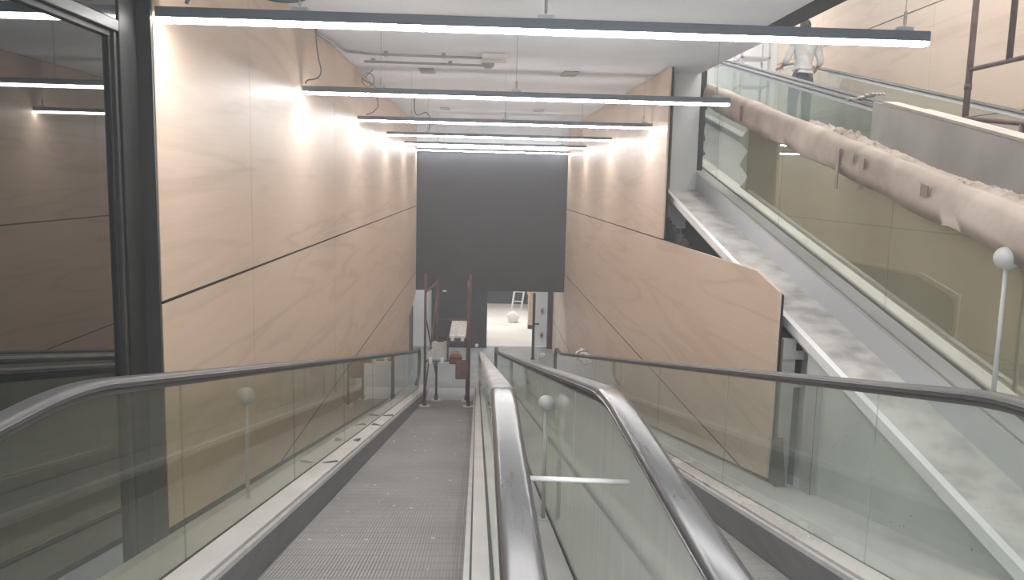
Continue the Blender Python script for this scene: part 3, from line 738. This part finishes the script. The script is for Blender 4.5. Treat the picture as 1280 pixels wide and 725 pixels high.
# ------------------------------------------------------------------ the worker at the top of the rising walkway
def skinned(name, nodes, edges, m, parent, levels=2, root=None):
    """nodes: {key:(x,y,z,r)}; a smooth tapering surface grown over a skeleton"""
    keys=list(nodes); me=bpy.data.meshes.new(name)
    me.from_pydata([nodes[k][:3] for k in keys],[(keys.index(a),keys.index(b_)) for a,b_ in edges],[])
    o=bpy.data.objects.new(name,me); C.objects.link(o); o.parent=parent
    sk=o.modifiers.new('skin','SKIN'); sk.use_smooth_shade=True; sk.branch_smoothing=.3
    if not me.skin_vertices: 
        bpy.context.view_layer.objects.active=o
    for i,k in enumerate(keys):
        r=nodes[k][3]; rr=r if isinstance(r,tuple) else (r,r)
        me.skin_vertices[0].data[i].radius=rr
        me.skin_vertices[0].data[i].use_root=(k==(root or keys[0]))
    s=o.modifiers.new('sub','SUBSURF'); s.levels=s.render_levels=levels
    me.materials.append(M[m]); return o
px,py=5.23,13.35; pz=up(py)
man=thing('person','person in a pale shirt and dark trousers on the farthest rising walkway, seen from behind','person',(px,py,pz))
J={'pelvis':(0,0,.97,(.145,.10)),'waist':(.005,.0,1.10,(.135,.095)),'chest':(.01,.02,1.30,(.125,.08)),'upper':(.015,.04,1.43,(.095,.065)),'neck':(.02,.06,1.53,.055),'jaw':(.022,.085,1.61,(.068,.075)),'skull':(.022,.09,1.70,(.078,.092)),'crown':(.022,.085,1.775,(.05,.06)),
 'nose':(.022,.19,1.655,.012),'nose0':(.022,.16,1.67,.016),
 'hipL':(-.10,0,.92,.095),'kneeL':(-.12,.05,.52,.062),'ankL':(-.12,-.01,.10,.042),'toeL':(-.13,.15,.04,.036),
 'hipR':(.10,0,.92,.095),'kneeR':(.12,.10,.54,.062),'ankR':(.12,.06,.12,.042),'toeR':(.13,.22,.07,.036),
 'shL':(-.17,.035,1.43,.062),'elL':(-.27,.02,1.17,.043),'wrL':(-.27,.20,1.09,.030),'paL':(-.275,.27,1.085,(.036,.018)),
 'shR':(.205,.035,1.42,.062),'elR':(.27,-.03,1.15,.043),'wrR':(.25,.17,1.02,.030),'paR':(.245,.25,1.01,(.036,.018))}
Ed=[('pelvis','waist'),('waist','chest'),('chest','upper'),('upper','neck'),('neck','jaw'),('jaw','skull'),('skull','crown'),('jaw','nose0'),('nose0','nose')]
for s in 'LR': Ed+=[('pelvis','hip'+s),('hip'+s,'knee'+s),('knee'+s,'ank'+s),('ank'+s,'toe'+s),('upper','sh'+s),('sh'+s,'el'+s),('el'+s,'wr'+s),('wr'+s,'pa'+s)]
for s,sg in (('L',1),('R',-1)):
    x,y,z,_=J['pa'+s]
    for k,(dx,L) in enumerate(((-.030,.062),(-.010,.075),(.011,.070),(.031,.055))):
        a='f%s%d'%(s,k); J[a+'a']=(x+dx,y+.035,z-.002,.0095); J[a+'b']=(x+dx*1.1,y+.035+L*.55,z-.010,.0085); J[a+'c']=(x+dx*1.1,y+.035+L*.85,z-.035,.007)
        Ed+=[('pa'+s,a+'a'),(a+'a',a+'b'),(a+'b',a+'c')]
    J['t'+s+'a']=(x+sg*.045,y-.01,z-.008,.011); J['t'+s+'b']=(x+sg*.062,y+.03,z-.022,.009)
    Ed+=[('pa'+s,'t'+s+'a'),('t'+s+'a','t'+s+'b')]
skinned('body',J,Ed,'skin',man)
T={k:J[k] for k in ('pelvis','waist','hipL','kneeL','ankL','hipR','kneeR','ankR')}
def grow(d,f,add=.0): return {k:(v[0],v[1],v[2],tuple(q*f+add for q in (v[3] if isinstance(v[3],tuple) else (v[3],v[3])))) for k,v in d.items()}
T=grow(T,1.10,.014); T['ankL']=(-.12,-.01,.08,(.075,.07)); T['ankR']=(.12,.06,.10,(.075,.07)); T['waist']=(.005,0,1.06,(.152,.115))
skinned('trousers',T,[('pelvis','waist'),('pelvis','hipL'),('hipL','kneeL'),('kneeL','ankL'),('pelvis','hipR'),('hipR','kneeR'),('kneeR','ankR')],'trousers',man)
S=grow({k:J[k] for k in ('waist','chest','upper','shL','elL','shR','elR')},1.10,.016); S['hem']=(.0,0,1.02,(.165,.13)); S['cuffL']=(-.27,.10,1.13,(.05,.05)); S['cuffR']=(.262,.06,1.09,(.05,.05)); S['upper']=(.015,.035,1.44,(.175,.14)); S['chest']=(.01,.02,1.30,(.195,.14)); S['collar']=(.018,.055,1.52,(.095,.09))
skinned('shirt',S,[('waist','hem'),('waist','chest'),('chest','upper'),('upper','collar'),('upper','shL'),('shL','elL'),('elL','cuffL'),('upper','shR'),('shR','elR'),('elR','cuffR')],'shirt',man)
o=MB().ball((.022,.075,1.715),.1,.86,1.02,.98,20).build('hair','hair',man,True)
for v in o.data.vertices:
    if v.co.z<1.66 and v.co.y>.06: v.co.z=1.67+(v.co.z-1.66)*.1
    if v.co.y>.13: v.co.z=max(v.co.z,1.735)
for s in (-1,1):
    MB().ball((.022+s*.03,.165,1.70),.011,1,1,1,10).build('eye','white',man,True)
    MB().ball((.022+s*.083,.09,1.675),.028,.4,.7,1,12).build('ear','skin',man,True)
    o=MB().ball((0,0,0),.055,.85,2.1,.8,16).build('shoe','black',man,True); o.location=(s*.125,(.06 if s<0 else .13),(.045 if s<0 else .06))
MB().ball((.022,.168,1.625),.02,1.2,.35,.35,10).build('mouth','maroon',man,True)

man.scale=(1.03,1.03,1.03)
for o in man.children:
    if o.name.startswith('shirt'): pass
# ------------------------------------------------------------------ lights the camera does not see directly
def area(name, loc, rot, sx, sy, power, col=(1,1,1)):
    l=bpy.data.lights.new(name,'AREA'); l.shape='RECTANGLE'; l.size=sx; l.size_y=sy; l.energy=power; l.color=col
    o=bpy.data.objects.new(name,l); C.objects.link(o); o.location=loc; o.rotation_euler=rot; return o
area('room_ceiling_lamp',(.8,26,-1.5),(0,0,0),3,4,130,(1,.97,.93))
area('lobby_ceiling_lamp',(0,20.9,-1.55),(0,0,0),2.6,1.2,45,(.95,.98,1))
area('upper_hall_lamp',(4.3,7,4.2),(0,0,0),2.5,9,260,(1,.98,.95))
area('upper_hall_lamp',(4.3,15.5,4.2),(0,0,0),2.5,2,90,(1,.98,.97))
area('landing_fill',(.5,-.8,ZC-.02),(0,0,0),3.2,.5,60,(1,.99,.97))  # unseen fill added to brighten the foreground from behind the camera

w=bpy.data.worlds.new('World'); sc.world=w; w.use_nodes=True
bg=w.node_tree.nodes['Background']; bg.inputs[0].default_value=(.80,.86,.95,1); bg.inputs[1].default_value=.6

# ------------------------------------------------------------------ haze volume in the tunnel, mostly standing for lens fog
HAZE=.009
vm=bpy.data.materials.new('haze_veil'); vm.use_nodes=True; vm.node_tree.nodes.clear()
vo=N(vm,'ShaderNodeOutputMaterial'); vs=N(vm,'ShaderNodeVolumeScatter'); vs.inputs['Density'].default_value=HAZE; vs.inputs['Anisotropy'].default_value=.35
vs.inputs['Color'].default_value=(.93,.96,1,1)
LK(vm,vs.outputs[0],vo.inputs['Volume'])
if HAZE:
    M['air']=vm
    o=MB().box(XL-.01,6.05,.05,16.8,-6,4.25).build('haze_veil','air'); tag(o,'thin haze in the tunnel air, part dust but mostly standing for lens fog','haze',kind='stuff')

# ------------------------------------------------------------------ camera
f_,pitch,yaw,roll=1011.42,.132184,.0426945,.02390375
cy,sy=math.cos(yaw),math.sin(yaw); cp,sp_=math.cos(pitch),math.sin(pitch)
F=Vector((sy*cp,cy*cp,-sp_)); r_=Vector((cy,-sy,0)); u_=r_.cross(F)
c_,s_=math.cos(roll),math.sin(roll)
r2=c_*r_+s_*u_; u2=-s_*r_+c_*u_
cam=bpy.data.cameras.new('Camera'); co=bpy.data.objects.new('Camera',cam); C.objects.link(co); sc.camera=co
cam.sensor_width=36; cam.lens=f_/1280*36; cam.clip_start=.02; cam.clip_end=200
co.matrix_world=Matrix(((r2.x,u2.x,-F.x,0),(r2.y,u2.y,-F.y,0),(r2.z,u2.z,-F.z,0),(0,0,0,1)))
sc.view_settings.view_transform='Standard'; sc.view_settings.look='None'; sc.view_settings.gamma=1; sc.view_settings.use_curve_mapping=False
sc.view_settings.exposure=.44
sc.cycles.use_denoising=True
sc.cycles.max_bounces=10; sc.cycles.transparent_max_bounces=24; sc.cycles.glossy_bounces=5; sc.cycles.volume_bounces=1
sc.cycles.sample_clamp_indirect=6
